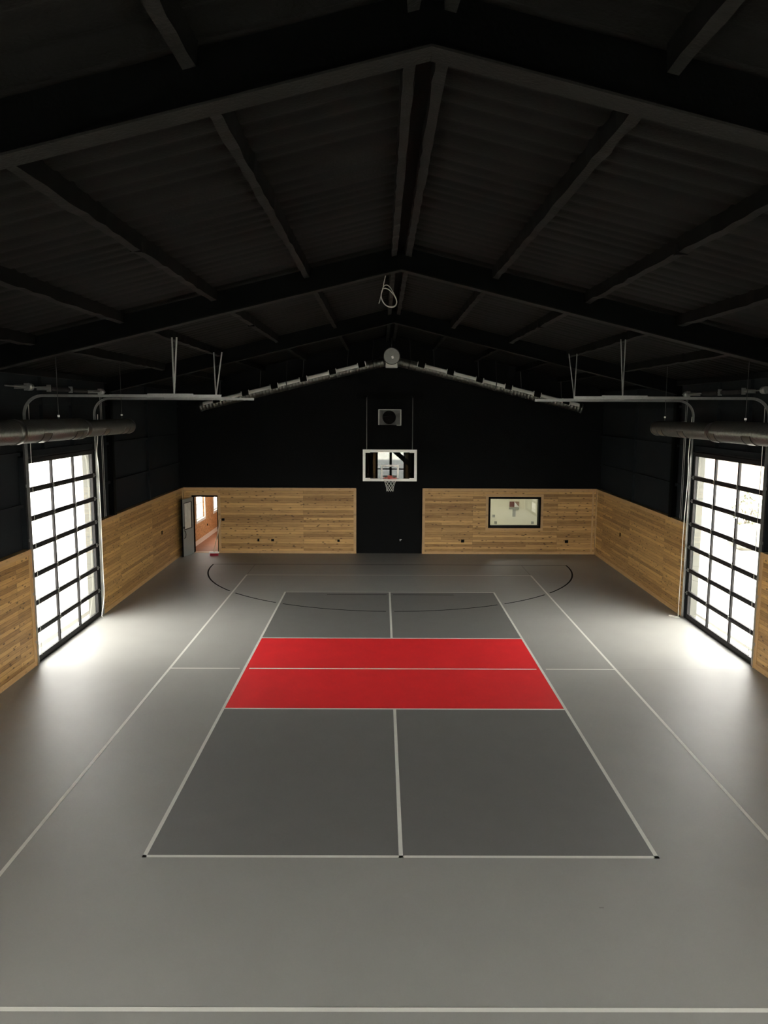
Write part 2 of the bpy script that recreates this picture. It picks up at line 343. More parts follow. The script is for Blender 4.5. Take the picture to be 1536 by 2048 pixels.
# ------------------------------------------------------------------ roof deck
b = MB(); prof = []
ys = []; y = -12.1; rr_ = random.Random(3)
while y < 19.6:
    h_ = rr_.uniform(0.006, 0.022)
    for dy, k_ in ((0, 0), (0.03, 0.6), (0.06, 1), (0.10, 1), (0.13, 0.5), (0.16, 0)): ys.append((y+dy, h_*k_))
    y += rr_.uniform(0.27, 0.40)
ys.append((19.75, 0))
xs = [-7.95, -6, -4, -2, CX, 2, 4, 6, 8.1]
vs = [(x, yy, roofz(x)+dz) for yy, dz in ys for x in xs]; nx = len(xs)
b.add(vs, [(j*nx+i, (j+1)*nx+i, (j+1)*nx+i+1, j*nx+i+1) for j in range(len(ys)-1) for i in range(nx-1)], 0, True)
vs2 = [(x, yy, roofz(x)+0.15) for yy in (-12.1, 19.75) for x in xs]
b.add(vs2, [(i, i+1, nx+i+1, nx+i) for i in range(nx-1)])
ce = b.build('ceiling', FOAM); rc_ = MB(); rc_.box(CX-0.07, CX+0.07, -12, 19.5, 7.78, 7.80); rc_.build('ridge_gap_shade', STEELB, ce); tag(ce, 'black ribbed pitched roof deck coated in spray foam', 'ceiling', kind='structure')  # added black strip paints the shade in the ridge gap

# ------------------------------------------------------------------ rafter frames
RY = (-10.8, -3.22, 4.45, 12.02)
RB = 7.48
def rafz(x): return RB-SLOPE*abs(x-CX)
RLAB = {1: 'tapered black roof frame closest to the camera, at the top of the view', 2: 'tapered black roof frame with the grey cable coil hanging beside it', 3: 'tapered black roof frame farthest away, between the two door track hangers and the end duct'}
for i, yc in enumerate(RY):
    if i == 0: continue
    r = empty('roof_frame', (CX, yc, 0))
    wb = MB(); fl = MB()
    for s_ in (-1, 1):
        xe = XW(s_, yc)-s_*0.02
        wb.prism([(CX, rafz(CX)), (CX, roofz(CX)-0.005), (xe, roofz(xe)-0.005), (xe, rafz(xe))], yc-0.008, yc+0.008)
        a = Vector((CX, yc, rafz(CX))); c = Vector((xe, yc, rafz(xe))); d = (c-a); l = d.length; d.normalize()
        nrm = Vector((-d.z, 0, d.x)) if s_ > 0 else Vector((d.z, 0, -d.x))
        fl.obox((a+c)/2, d*(l/2+0.001), Vector((0, 0.105, 0)), nrm*0.008)
    wb.build('web', STEELB, r); fl.build('bottom_flange', PURL, r)
    for s_ in (-1, 1):
        cb = MB(); z1 = rafz(XW(s_, yc))+0.3
        cb.sbox(s_, -0.13, 0.035, yc-0.01, yc+0.01, WH, z1); cb.sbox(s_, 0.02, 0.035, yc-0.1, yc+0.1, WH, z1-0.25)
        cb.build('column', STEELB, r)
    tag(r, RLAB[i], 'roof frame', 'black roof frames')

# ------------------------------------------------------------------ purlins
BAYS = [(-8.9, -3.30), (-3.12, 4.37), (4.53, 11.94), (12.10, 19.55)]
BN = ['at the top edge of the view', 'nearest full bay', 'middle bay', 'bay by the end wall']
PX = [0.115, 1.52, 3.03, 4.53, 6.0]
ON = ['touching the ridge gap', 'first below the ridge', 'second below the ridge', 'third below the ridge', 'lowest by the wall']
def make_purlin(y0, y1, s_, seed):
    rnd = random.Random(seed); n = int((y1-y0)/0.22); b = MB(); vs = []
    for k in range(n+1):
        yy = y0+(y1-y0)*k/n; j = lambda a: rnd.uniform(-a, a)
        wd = 0.043+j(0.006); h = 0.185
        zl_ = 0.012*j(1.0)
        vs += [(-wd*1.35, yy, h-s_*SLOPE*-wd*1.35+0.02), (-wd+j(.004), yy, zl_+s_*SLOPE*wd), (wd+j(.004), yy, zl_-s_*SLOPE*wd), (wd*1.5, yy, h-s_*SLOPE*wd*1.5+0.02)]
    b.add(vs, [(4*k+q, 4*k+q+1, 4*k+5+q, 4*k+4+q) for k in range(n) for q in (0, 2)]+[(4*k+3, 4*k, 4*k+4, 4*k+7) for k in range(n)]+[(0, 1, 2, 3), (4*n+3, 4*n+2, 4*n+1, 4*n)], 1)
    b.f += [(4*k+1, 4*k+2, 4*k+6, 4*k+5) for k in range(n)]; b.m += [0]*n; b.sm += [False]*n
    return b
for bi, (y0, y1) in enumerate(BAYS):
    for s_ in (-1, 1):
        for k, px in enumerate(PX):
            if bi == 0 and k > 1: continue
            m = make_purlin(y0, y1, s_, bi*50+k*7+s_)
            x = CX+s_*px; z = 7.705-SLOPE*px
            m.v = [(v[0]+x, v[1], v[2]+z) for v in m.v]
            o = m.build('purlin', [PURL, PSIDE])
            tag(o, 'black purlin, %s slope, %s, %s' % ('left' if s_ < 0 else 'right', ON[k], BN[bi]), 'purlin', 'roof purlins')
            if bi in (1, 2) and k == 2:
                yy = (y0+y1)/2-0.2; c = MB(); c.box(x-0.075, x+0.055, yy-0.035, yy+0.035, z-0.018, z+0.10); c.build('clip', HOLE, o)
for s_, nm in ((-1, 'left'), (1, 'right')):
    b = MB(); b.sbox(s_, -0.13, 0.03, -8.9, 19.55, 5.90, 6.02)
    o = b.build('trim_1' if s_ < 0 else 'trim_2', BLACK); tag(o, 'black eave strut along the top of the %s wall' % nm, 'trim', kind='structure')

# ------------------------------------------------------------------ overhead glazed doors
NR, NC = 7, 3
for side, nm, n_ in ((-1, 'left', 1), (1, 'right', 2)):
    r = empty('door_%d' % n_, (XW(side, 8.8), 8.8, 0)); tag(r, 'closed overhead door of clear panes in dark frames, %s side wall' % nm, 'door', kind='structure')
    zb, zt = 0.135, 4.13; RB_ = 0.105; pane = (zt-zb-6*RB_)/7; y0, y1 = DY0, DY1
    stw = 0.062; es = 0.09
    pw = (y1-y0-2*es-2*stw)/3
    for k in range(NR):
        za = zb+k*(pane+RB_); zc = za+pane
        lo = za-RB_/2+0.0005 if k else 0.015; hi = zc+RB_/2-0.0005 if k < NR-1 else DZ
        s = MB()
        s.sbox(side, -0.075, -0.025, y0, y1, lo, za); s.sbox(side, -0.075, -0.025, y0, y1, zc, hi)
        s.sbox(side, -0.075, -0.025, y0, y0+es, za, zc); s.sbox(side, -0.075, -0.025, y1-es, y1, za, zc)
        for c in (1, 2): ya = y0+es+c*pw+(c-1)*stw; s.sbox(side, -0.075, -0.027, ya, ya+stw, za, zc)
        # stiffening lip
        s.sbox(side, -0.025, -0.012, y0, y1, lo, lo+0.012)
        sec = s.build('door_section', ALU, r)
        for c in range(NC):
            ya = y0+es+c*(pw+stw); g = MB(); g.sbox(side, -0.054, -0.048, ya-0.004, ya+pw+0.004, za-0.004, zc+0.004); g.build('pane', GLASS, sec)
    for k in range(1, NR):
        z = zb+k*(pane+RB_)-RB_/2
        for c in (1, 2):
            ya = y0+es+c*pw+(c-0.5)*stw; h = MB(); h.sbox(side, -0.025, -0.004, ya-0.022, ya+0.022, z-0.05, z+0.05); h.sbox(side, -0.02, 0.006, ya-0.03, ya+0.03, z-0.008, z+0.008); h.build('hinge', GALV, r)
        for ya, q in ((y0+0.02, -1), (y1-0.02, 1)):
            h = MB(); h.sbox(side, -0.025, -0.004, ya-0.035, ya+0.02, z-0.045, z+0.045); h.tube([(XW(side, ya)-side*0.005, ya-0.03*q, z), (XW(side, ya)-side*0.005, ya+0.07*q, z)], 0.012, 8); h.build('roller', GALV, r)
    s = MB(); s.sbox(side, -0.08, -0.02, y0, y1, 0.0, 0.02); s.build('bottom_seal', HOLE, r)
    s = MB(); s.sbox(side, -0.025, 0.03, y0, y1, DZ-0.045, DZ-0.035); s.sbox(side, 0.022, 0.03, y0, y1, DZ-0.075, DZ-0.035); s.build('stiffener', ALU, r)
    if side > 0:
        s = MB(); s.sbox(side, -0.02, 0.03, 8.10, 8.17, 2.93, 2.96); s.build('pull_handle', WHITE, r)
    # tracks
    ZT = 5.485; rad = 0.38
    for yt, wh in ((DY0-0.045, 'near'), (DY1+0.055, 'far')):
        xw = XW(side, yt)-side*0.03; xe = -3.40 if side < 0 else 3.53
        path = [(xw, yt, 0.03), (xw, yt, 2.5), (xw, yt, ZT-rad)]
        for k in range(1, 13):
            a = math.pi/2*k/12; path.append((xw-side*rad*(1-math.cos(a)), yt, ZT-rad+rad*math.sin(a)))
        path.append((xe, yt, ZT))
        tr = empty('door_track', (xw, yt, 0))
        b = MB(); q = 1 if wh == 'near' else -1
        # channel section swept along the path: back, two lips
        P_ = [Vector(p) for p in path]; prof = [(-0.026, 0), (-0.026, 0.030), (0.026, 0.030), (0.026, 0), (0.022, 0), (0.022, 0.026), (-0.022, 0.026), (-0.022, 0)]
        vs = []
        for k, p_ in enumerate(P_):
            t_ = (P_[min(k+1, len(P_)-1)]-P_[max(k-1, 0)]).normalized(); n_v = Vector((0, 1, 0)).cross(t_)
            for u_, v_ in prof: vs.append(p_+n_v*u_+Vector((0, -q*v_, 0)))
        n8 = len(prof)
        b.add(vs, [(k*n8+j, k*n8+(j+1) % n8, (k+1)*n8+(j+1) % n8, (k+1)*n8+j) for k in range(len(P_)-1) for j in range(n8)]+[tuple(range(n8)), tuple(reversed(range(len(vs)-n8, len(vs))))])
        b.build('rail', GALV, tr)
        # jamb angle + brackets
        b = MB(); b.sbox(side, -0.012, -0.004, yt-0.05*q-0.02, yt-0.05*q+0.03, 0.02, 5.0); b.build('wall_angle', ALU, tr)
        for z in (0.5, 1.5, 2.6, 3.7, 4.7):
            b = MB(); b.sbox(side, -0.008, 0.045, yt-0.034*q-0.012, yt-0.034*q+0.012, z-0.03, z+0.03); b.build('bracket', GALV, tr)
        # horizontal stiffening angle and V hangers
        b = MB(); b.box(xe-side*0, xe+side*2.2, yt-0.02, yt+0.02, ZT+0.026, ZT+0.032); b.build('top_angle', GALV, tr); b = MB(); b.box(xe+side*0.55, xe+side*1.45, yt-q*0.03-0.003, yt-q*0.03+0.003, ZT+0.0, ZT+0.05); b.build('stiffening_angle', GALV, tr)
        hx = -4.33 if side < 0 else 4.50; hy = yt
        for dx, ln_ in ((-side*0.11, 0), (side*0.02, 1)):
            xt = hx+dx*(1.6 if wh == 'far' else 0.8); zt_ = 7.705-SLOPE*abs(xt-CX)-0.0
            b = MB(); c0 = Vector((hx, hy, ZT+0.03)); c1 = Vector((xt, hy+0.02*(1 if ln_ else -1), min(6.62, zt_+0.02)))
            d = (c1-c0); l = d.length/2; d.normalize(); sd = d.cross(Vector((0, 1, 0)))
            b.obox((c0+c1)/2+sd*0.011, sd*0.0015, Vector((0, 0.016, 0)), d*l); b.obox((c0+c1)/2+Vector((0, 0.0145, 0)), sd*0.012, Vector((0, 0.0015, 0)), d*l)
            b.build('hanger', GALV, tr)
        tag(tr, '%s galvanised curved track of the overhead door on the %s wall' % ({'near': 'nearer', 'far': 'farther'}[wh], nm), 'door track', 'overhead door tracks')
    # torsion shaft
    sx = XW(side, 8.5)-side*0.20; sh = empty('torsion_shaft', (sx, 8.3, 5.64))
    b = MB(); b.tube([(sx, 5.85, 5.65), (sx, 11.0, 5.65)], 0.014, 10); b.build('shaft', GALV, sh)
    for ya, yb in ((7.75, 8.75), (8.95, 9.75)):
        b = MB(); pts_ = []; n_t = int((yb-ya)/0.012)
        nn = 220
        hel = [(sx+0.042*math.cos(2*math.pi*(26*k/nn)), ya+(yb-ya)*k/nn, 5.65-0.012*math.sin(math.pi*k/nn)+0.042*math.sin(2*math.pi*(26*k/nn))) for k in range(nn+1)]
        b.tube(hel, 0.008, 5); b.tube([(sx, ya, 5.65), (sx, (ya+yb)/2, 5.638), (sx, yb, 5.65)], 0.036, 12); b.build('spring', SPRING, sh)
    for yd in (6.85, 10.75):
        b = MB(); rr = [0.03, 0.075, 0.075, 0.055, 0.055, 0.07, 0.03]; yy = [-0.06, -0.055, -0.045, -0.04, 0.04, 0.05, 0.055]
        b.tube([(sx, yd+t_, 5.65) for t_ in yy], rr, 20); b.build('cable_drum', GALV, sh)
    for yd in (7.72, 8.85, 6.7, 10.62):
        b = MB(); b.box(sx-0.045, sx+0.045, yd-0.006, yd+0.006, 5.58, 5.72); b.box(min(sx, XW(side, yd)+side*0.06), max(sx, XW(side, yd)+side*0.06), yd-0.005, yd+0.005, 5.61, 5.69); b.build('bearing_plate', GALV, sh)
    tag(sh, 'steel torsion shaft with twin springs above the overhead door, %s wall' % nm, 'door spring')

# second pair of overhead doors, unseen, added to light the near floor
for side, nm, n_ in ((-1, 'left', 5), (1, 'right', 6)):
    r = empty('door_%d' % n_, (XW(side, -5.9), -5.9, 0)); tag(r, 'unseen overhead glazed door added for light in the near bay, %s side' % nm, 'door', kind='structure')
    m = MB()
    for k in range(8): z = 0.06+k*(DZ-0.12)/7; m.sbox(side, -0.075, -0.025, EY0, EY1, z-0.045, z+0.045)
    for k in range(4): y_ = EY0+0.04+k*(EY1-EY0-0.08)/3; m.sbox(side, -0.074, -0.026, y_-0.03, y_+0.03, 0.1, DZ-0.1)
    m.build('door_section', ALU, r); m = MB(); m.sbox(side, -0.054, -0.048, EY0, EY1, 0.05, DZ-0.05); m.build('pane', GLASS, r)

# cords hanging beside the doors
def cord(name, pts, r, m, label, cat, grp=None):
    b = MB()
    P_ = [Vector(p) for p in pts]; out = []
    for i in range(len(P_)-1):
        p0, p1, p2, p3 = P_[max(i-1, 0)], P_[i], P_[i+1], P_[min(i+2, len(P_)-1)]
        for k in range(8):
            t = k/8; out.append(0.5*((2*p1)+(-p0+p2)*t+(2*p0-5*p1+4*p2-p3)*t*t+(-p0+3*p1-3*p2+p3)*t**3))
    out.append(P_[-1]); b.tube(out, r, 7, cap=True); o = b.build(name, m); return tag(o, label, cat, grp)
def wp(side, d, y, z): return (XW(side, y)-side*d, y, z)
cord('pull_rope', [wp(-1, .12, 10.72, 5.1), wp(-1, .11, 10.68, 4.5), wp(-1, .10, 10.60, 4.18), wp(-1, .09, 10.70, 3.75), wp(-1, .09, 10.72, 2.4), wp(-1, .09, 10.71, 1.2), wp(-1, .10, 10.68, .55), wp(-1, .10, 10.50, .16), wp(-1, .10, 10.46, .06), wp(-1, .10, 10.54, .012)], 0.010, ROPE, 'white pull rope hanging down the far jamb of the left overhead door', 'rope')
cord('electric_conduit', [wp(-1, .02, 10.86, 2.45), wp(-1, .02, 10.86, 1.2), wp(-1, .02, 10.86, .15), wp(-1, .02, 10.78, .05)], 0.013, GALV, 'thin pale conduit at the edge of the pine boards, left overhead door', 'conduit')
cord('pull_rope', [wp(1, .12, 10.60, 5.1), wp(1, .11, 10.68, 4.5), wp(1, .10, 10.74, 4.1), wp(1, .09, 10.72, 3.6), wp(1, .09, 10.82, 2.4), wp(1, .09, 10.84, 1.2), wp(1, .09, 10.86, .5), wp(1, .10, 10.84, .06), wp(1, .12, 10.80, .012), wp(1, .19, 10.83, .012), wp(1, .30, 10.92, .012), wp(1, .32, 10.84, .012), wp(1, .24, 10.74, .012), wp(1, .12, 10.68, .012)], 0.010, ROPE, 'white pull rope ending in a loop on the floor by the right overhead door', 'rope')
for side, nm in ((-1, 'left'), (1, 'right')):
    cord('lift_cable', [wp(side, .10, 6.93, 5.40), wp(side, .09, 6.94, 4.4), wp(side, .08, 6.96, 3.9), wp(side, .08, 6.96, .2)], 0.006, ROPE, 'thin pale lift cable down the near jamb of the %s overhead door' % nm, 'cable', 'near jamb lift cables')
    b = MB()
    for dy in (0, 0.10):
        y_ = 11.12+dy
        b.tube([wp(side, .05, y_, 5.55), wp(side, .04, y_+0.02, 2.50)], 0.006, 6)
    b.tube([wp(side, .05, 11.12+0.05+0.05*math.cos(a_), 2.50-0.05*abs(math.sin(a_))) for a_ in [math.pi*k/8 for k in range(9)]], 0.006, 6)
    o = b.build('hoist_chain', GALV, None); tag(o, 'hand hoist chain loop hanging beside the %s overhead door above the boards' % nm, 'chain', 'door hoist chains')

# ------------------------------------------------------------------ side spiral ducts
def spiral(b, y0, y1, x, z, r, pitch=0.048, n=28):
    pts = []; rs = []; y = y0
    while y < y1-0.02:
        for dy, dr in ((0, 0.0), (0.032, 0.0), (0.036, 0.005), (0.044, 0.005)):
            if y+dy <= y1: pts.append((x, y+dy, z)); rs.append(r+dr)
        y += pitch
    pts.append((x, y1, z)); rs.append(r); b.tube(pts, rs, n, smooth=True)
for side, nm in ((-1, 'left'), (1, 'right')):
    x = -6.43 if side < 0 else 6.50; zc = 4.82
    r = empty('spiral_duct', (x, 4.0, zc))
    ystep = 7.50 if side < 0 else 7.15; yend = 10.45
    b = MB(); spiral(b, ystep+0.1, yend, x, zc+0.002, 0.172); b.build('narrow_pipe', DUCT, r)
    b = MB(); spiral(b, -3.0, ystep-0.1, x, zc+0.012, 0.203); b.build('wide_pipe', DUCT, r)
    b = MB(); b.tube([(x, yy, zc+0.008) for yy in (ystep-0.16, ystep-0.15, ystep-0.08, ystep+0.10, ystep+0.15, ystep+0.16)], [0.205, 0.213, 0.213, 0.183, 0.183, 0.172], 28); b.build('reducer', DUCT, r)
    for yy in (4.55, 1.2):
        b = MB(); b.tube([(x, yy+t_, zc+0.012) for t_ in (-0.09, -0.085, 0.085, 0.09)], [0.205, 0.216, 0.216, 0.205], 28); b.build('coupling', DUCT, r)
    b = MB(); rr = 0.178; b.tube([(x, yend-0.06, zc+0.002), (x, yend, zc+0.002), (x, yend+0.05, zc+0.002), (x, yend+0.075, zc+0.002), (x, yend+0.085, zc+0.002)], [rr, rr+0.004, rr, rr*0.85, rr*0.5], 28); b.build('end_cap', DUCT, r)
    for yc_, rad_ in ((5.45, 0.203), (6.95, 0.203), (8.6, 0.172), (9.9, 0.172), (3.2, 0.203)):
        for ring, (ra, mt, pn) in enumerate(((rad_+0.009, DUCTD, 'register_grille'), )):
            b = MB(); L_ = 0.16; vs = []; na = 8
            for yy in (yc_-L_, yc_+L_):
                for k in range(na+1):
                    a = math.radians(-78+70*k/na)   # from underneath round to the room side
                    for rr_ in (rad_+0.001, ra): vs.append((x-side*rr_*math.cos(a), yy, zc+0.008+rr_*math.sin(a)))
            st = 2*(na+1); fs = []
            for k in range(na):
                i0 = 2*k
                fs += [(i0+1, i0+3, st+i0+3, st+i0+1), (i0, i0+1, i0+3, i0+2), (st+i0, st+i0+2, st+i0+3, st+i0+1)]
            fs += [(0, 1, st+1, st), (2*na, 2*na+1, st+2*na+1, st+2*na)]
            b.add(vs, fs); gq = b.build('register_grille', DUCT, r)
            for yy in (yc_-L_-0.006, yc_+L_+0.006):
                b = MB()
                b.tube([(x-side*(ra+0.002)*math.cos(math.radians(a)), yy, zc+0.008+(ra+0.002)*math.sin(math.radians(a))) for a in range(-80, -5, 10)], 0.006, 5)
                b.build('grille_edge', DUCTD, gq)
    for yy in ((6.42, 10.03, 2.0) if side < 0 else (5.92, 10.03, 2.0)):
        b = MB(); zt_ = roofz(x)-0.01; b.tube([(x, yy, zc+0.19), (x, yy, zt_)], 0.006, 6); b.tube([(x, yy, zc+0.20), (x, yy, zc+0.25)], 0.011, 6); b.tube([(x, yy, zc+0.25), (x, yy, zc+0.29)], 0.020, 8)
        b.build('hanger_rod', WIRE, r)
        b = MB(); b.tube([(x, yy, zc+0.252), (x, yy, zc+0.292)], 0.024, 8); b.build('rod_cap', WHITE, r)
    tag(r, 'galvanised spiral duct hung in front of the %s overhead door' % nm, 'duct', 'side ducts')

# ------------------------------------------------------------------ forked duct under the gable
HX, HY = 0.085, 18.9
r = empty('forked_duct', (HX, HY, 6.4))
b = MB(); b.tube([(HX, 18.52, 7.08), (HX, 18.56, 7.08), (HX, 19.3, 7.08)], [0.275, 0.285, 0.285], 36); b.build('hub', DUCT, r)
b = MB(); b.tube([(HX, 18.50, 7.08), (HX, 18.52, 7.08), (HX, 18.535, 7.08)], [0.27, 0.292, 0.292], 36); hb = b.build('hub_cap', DUCT, r)
b = MB(); b.obox((HX+0.03, 18.497, 7.04), Vector((0.035, 0, 0.012)), Vector((0, 0.002, 0)), Vector((-0.015, 0, 0.045))); b.build('tag_sticker', WHITE, hb)
b = MB(); b.tube([(HX, 18.8, 6.95), (HX, 18.8, 6.72), (HX, 18.8, 6.70)], [0.2, 0.21, 0.205], 28); b.build('bottom_collar', STRIP, r)
for s_ in (-1, 1):
    d = Vector((s_*1.0, 0, -0.2446)).normalized(); p0 = Vector((HX, HY, 6.97)); 
    k0 = Vector((HX+s_*1.0, HY, 6.72)); nrm = Vector((s_*0.2446, 0, 1)).normalized()
    L_ = 6.72
    start = k0 + d*(-0.84); b = MB(); pts = []; rs = []
    t = 0.0
    while t < L_-0.85+0.80:
        for dt, dr in ((0, 0), (0.10, 0), (0.104, 0.004), (0.116, 0.004)): pts.append(start+d*(t+dt)); rs.append(0.155+dr)
        t += 0.12
    b.tube(pts, rs, 24); br_ = b.build('branch_pipe', DUCT, r)
    end = pts[-1]
    b = MB(); b.tube([end-d*0.05, end-d*0.04, end+d*0.005, end+d*0.015], [0.16, 0.17, 0.17, 0.14], 24); b.build('end_cap', DUCT, r)
    for k in range(6):
        c = k0+d*(0.02+k*1.045)
        fr = Vector((0, -1, 0)); dirn = (nrm*0.52+fr*0.85).normalized(); tang = d.cross(dirn)
        b = MB(); b.obox(c+dirn*0.150, d*0.12, tang*0.085, dirn*0.022, 0); gq = b.build('register_grille', GRILLE, br_)
        for e_ in (-1, 1):
            b = MB(); b.obox(c+dirn*0.158+d*(e_*0.135), d*0.014, tang*0.095, dirn*0.024); b.build('grille_bracket', STRIP, gq)
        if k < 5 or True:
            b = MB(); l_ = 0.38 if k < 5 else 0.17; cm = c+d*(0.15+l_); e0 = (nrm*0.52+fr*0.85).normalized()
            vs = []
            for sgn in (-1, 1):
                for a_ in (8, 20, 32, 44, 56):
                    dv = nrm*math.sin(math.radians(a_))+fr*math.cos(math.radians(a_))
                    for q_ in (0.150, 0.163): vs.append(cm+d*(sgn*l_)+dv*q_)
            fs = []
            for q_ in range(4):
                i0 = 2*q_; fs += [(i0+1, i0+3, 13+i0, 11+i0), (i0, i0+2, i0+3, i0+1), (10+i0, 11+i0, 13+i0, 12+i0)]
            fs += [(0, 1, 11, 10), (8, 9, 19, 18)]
            b.add(vs, fs); b.build('pale_strip', STRIP, br_)  # pale band along the upper front of the branch, between grilles
    for dist in (0.42-0.85+0.05, 2.72):
        c = k0+d*dist; b = MB(); b.tube([c-d*0.02, c-d*0.018, c+d*0.018, c+d*0.02], [0.16, 0.168, 0.168, 0.16], 24); b.build('strap', WIRE, r); b = MB(); b.tube([c+nrm*0.16, Vector((c.x, HY, roofz(c.x)-0.005))], 0.004, 6); b.build('strap_rod', WIRE, r)
    for xx in (1.52, 3.08, 4.58, 6.0):
        X_ = CX+s_*xx; zz = 6.72-0.2446*(abs(X_-HX)-1)+0.14; b = MB(); b.tube([(X_, HY, zz), (X_-s_*0.04, HY, 7.71-SLOPE*abs(X_-CX))], 0.010, 6); b.build('hanger_rod', WIRE, r)
b = MB(); b.tube([(HX, 18.7, 7.25), (HX+0.01, 18.7, 7.75)], 0.007, 6); b.tube([(HX, 18.7, 7.42), (HX, 18.7, 7.50)], 0.02, 6); b.build('hanger_rod', WIRE, r)
tag(r, 'galvanised duct with a round hub and two sloping branches on the end wall', 'duct')

# ------------------------------------------------------------------ exhaust box
r = empty('exhaust_box', (0.04, 19.5, 4.71))
b = MB(); n = 32; cx_, cz_, rr = 0.02, 4.98, 0.245; x0, x1, z0, z1 = -0.365, 0.445, 4.71, 5.26
outer = []; inner = []
for k in range(n):
    a = 2*math.pi*k/n; c_, s__ = math.cos(a), math.sin(a)
    hx = (x1-cx_) if c_ > 0 else (cx_-x0); hz = (z1-cz_) if s__ > 0 else (cz_-z0)
    t = min(hx/abs(c_) if abs(c_) > 1e-6 else 9, hz/abs(s__) if abs(s__) > 1e-6 else 9)
    outer.append((cx_+t*c_, 19.44, cz_+t*s__)); inner.append((cx_+rr*c_, 19.44, cz_+rr*s__))
vs = outer+inner+[(x, 19.555, z) for x, _, z in inner]+[(x, 19.56, z) for x, _, z in outer]
fs = []
for k in range(n):
    j = (k+1) % n; fs += [(k, j, n+j, n+k), (n+k, n+j, 2*n+j, 2*n+k), (k, 3*n+k, 3*n+j, j)]
b.add(vs, fs); b.build('box', BOXM, r)
b = MB(); b.tube([(cx_, 19.53, cz_), (cx_, 19.56, cz_)], 0.243, 32); op = b.build('opening', HOLE, r)
b = MB(); b.obox((cx_-0.07, 19.50, cz_+0.04), Vector((0.15, 0, 0.02)), Vector((0, 0.008, 0)), Vector((0, 0.008, 0.012))); b.build('damper_blade', ALU, r)
b = MB()
for (a0, a1, c0, c1) in ((x0-0.01, x0+0.03, z0, z1), (x1-0.03, x1+0.01, z0-0.01, z1)): b.box(a0, a1, 19.425, 19.44, c0, c1)
b.box(x0, x1, 19.425, 19.44, z1-0.02, z1+0.01); b.box(x1-0.16, x1, 19.425, 19.44, z0-0.02, z0+0.005); b.build('flange', DUCT, r)
tag(r, 'sheet metal exhaust box with a round black opening above the backboard', 'vent')

# ------------------------------------------------------------------ basketball hoop
BY = 17.62; bx0, bx1, bz0, bz1 = -0.885, 0.945, 2.845, 3.915
r = empty('basketball_hoop', (0.03, BY, 2.84))
b = MB(); fw_ = 0.088
b.box(bx0, bx1, BY-0.012, BY+0.025, bz0, bz0+fw_); b.box(bx0, bx1, BY-0.012, BY+0.025, bz1-fw_, bz1)
b.box(bx0, bx0+fw_, BY-0.012, BY+0.025, bz0+fw_, bz1-fw_); b.box(bx1-fw_, bx1, BY-0.012, BY+0.025, bz0+fw_, bz1-fw_)
for xa in (bx0+fw_, bx1-fw_-0.16):
    b.box(xa, xa+0.16, BY-0.008, BY+0.02, bz0+fw_, bz0+fw_+0.02); b.box(xa, xa+0.16, BY-0.008, BY+0.02, bz1-fw_-0.02, bz1-fw_)
b.build('backboard_border', WHITE, r)
b = MB(); b.box(bx0+fw_-0.005, bx1-fw_+0.005, BY, BY+0.012, bz0+fw_-0.005, bz1-fw_+0.005); gl = b.build('backboard_glass', BGLASS, r)
tx0, tx1, tz0, tz1 = -0.275, 0.335, bz0+fw_+0.015, bz0+fw_+0.47; tw = 0.062
b = MB(); b.box(tx0, tx1, BY-0.003, BY-0.0005, tz1-tw, tz1); b.box(tx0, tx0+tw, BY-0.003, BY-0.0005, tz0, tz1-tw); b.box(tx1-tw, tx1, BY-0.003, BY-0.0005, tz0, tz1-tw); b.box(tx0+tw, tx1-tw, BY-0.003, BY-0.0005, tz0, tz0+0.03)
b.build('target_square', WHITE, gl)
rc = Vector((0.035, 17.24, 2.985)); rr = 0.2286
b = MB(); b.tube([(rc.x+rr*math.cos(2*math.pi*k/40), rc.y+rr*math.sin(2*math.pi*k/40), rc.z) for k in range(41)], 0.011, 8, cap=False)
b.box(rc.x-0.07, rc.x+0.07, 17.45, BY-0.012, rc.z-0.012, rc.z+0.012); b.box(rc.x-0.08, rc.x+0.08, BY-0.022, BY-0.012, rc.z-0.07, rc.z+0.05)
for s_ in (-1, 1): b.tube([(rc.x+s_*0.15, rc.y+0.17, rc.z-0.01), (rc.x+s_*0.05, BY-0.02, rc.z-0.06)], 0.008, 6)
rim = b.build('rim', ORANGE, r)
b = MB(); NS = 9; rad_l = [0.222, 0.195, 0.165, 0.14, 0.125, 0.118, 0.118]; zs = [0, -0.09, -0.17, -0.25, -0.32, -0.38, -0.43]
for k in range(NS):
    for sg in (-1, 1):
        pl = []
        for i_ in range(7):
            a = 2*math.pi*(k+0.5*sg*i_)/NS; pl.append((rc.x+rad_l[i_]*math.cos(a), rc.y+rad_l[i_]*math.sin(a), rc.z-0.012+zs[i_]))
        b.tube(pl, 0.0042, 5)
b.build('net', NETM, r)
b = MB(); b.box(-1.15, 1.25, 19.50, 19.56, 5.62, 5.86); b.build('mounting_board', STEELB, r)
for xa in (-0.755, 0.79):
    b = MB(); b.tube([(xa, BY+0.06, bz1-0.05), (xa, BY+0.06, 5.55), (xa, BY+0.08, 5.66)], 0.013, 10); b.build('drop_pole', DUCT, r)
    b = MB(); b.tube([(xa, BY+0.08, 5.66), (xa, 19.5, 5.74)], 0.022, 8); b.box(xa-0.04, xa+0.04, 19.47, 19.5, 5.65, 5.83); b.build('wall_arm', STEELB, r)
    b = MB(); b.tube([(xa, BY+0.03, 2.95), (xa, 19.5, 2.95)], 0.025, 8); b.tube([(xa, BY+0.03, 3.8), (xa, 19.5, 3.8)], 0.025, 8); b.tube([(xa, BY+0.06, 2.88), (xa, BY+0.06, bz1-0.05)], 0.02, 8); b.build('back_strut', STEELB, r)
tag(r, 'wall mounted glass basketball backboard with orange rim and white net', 'basketball hoop')

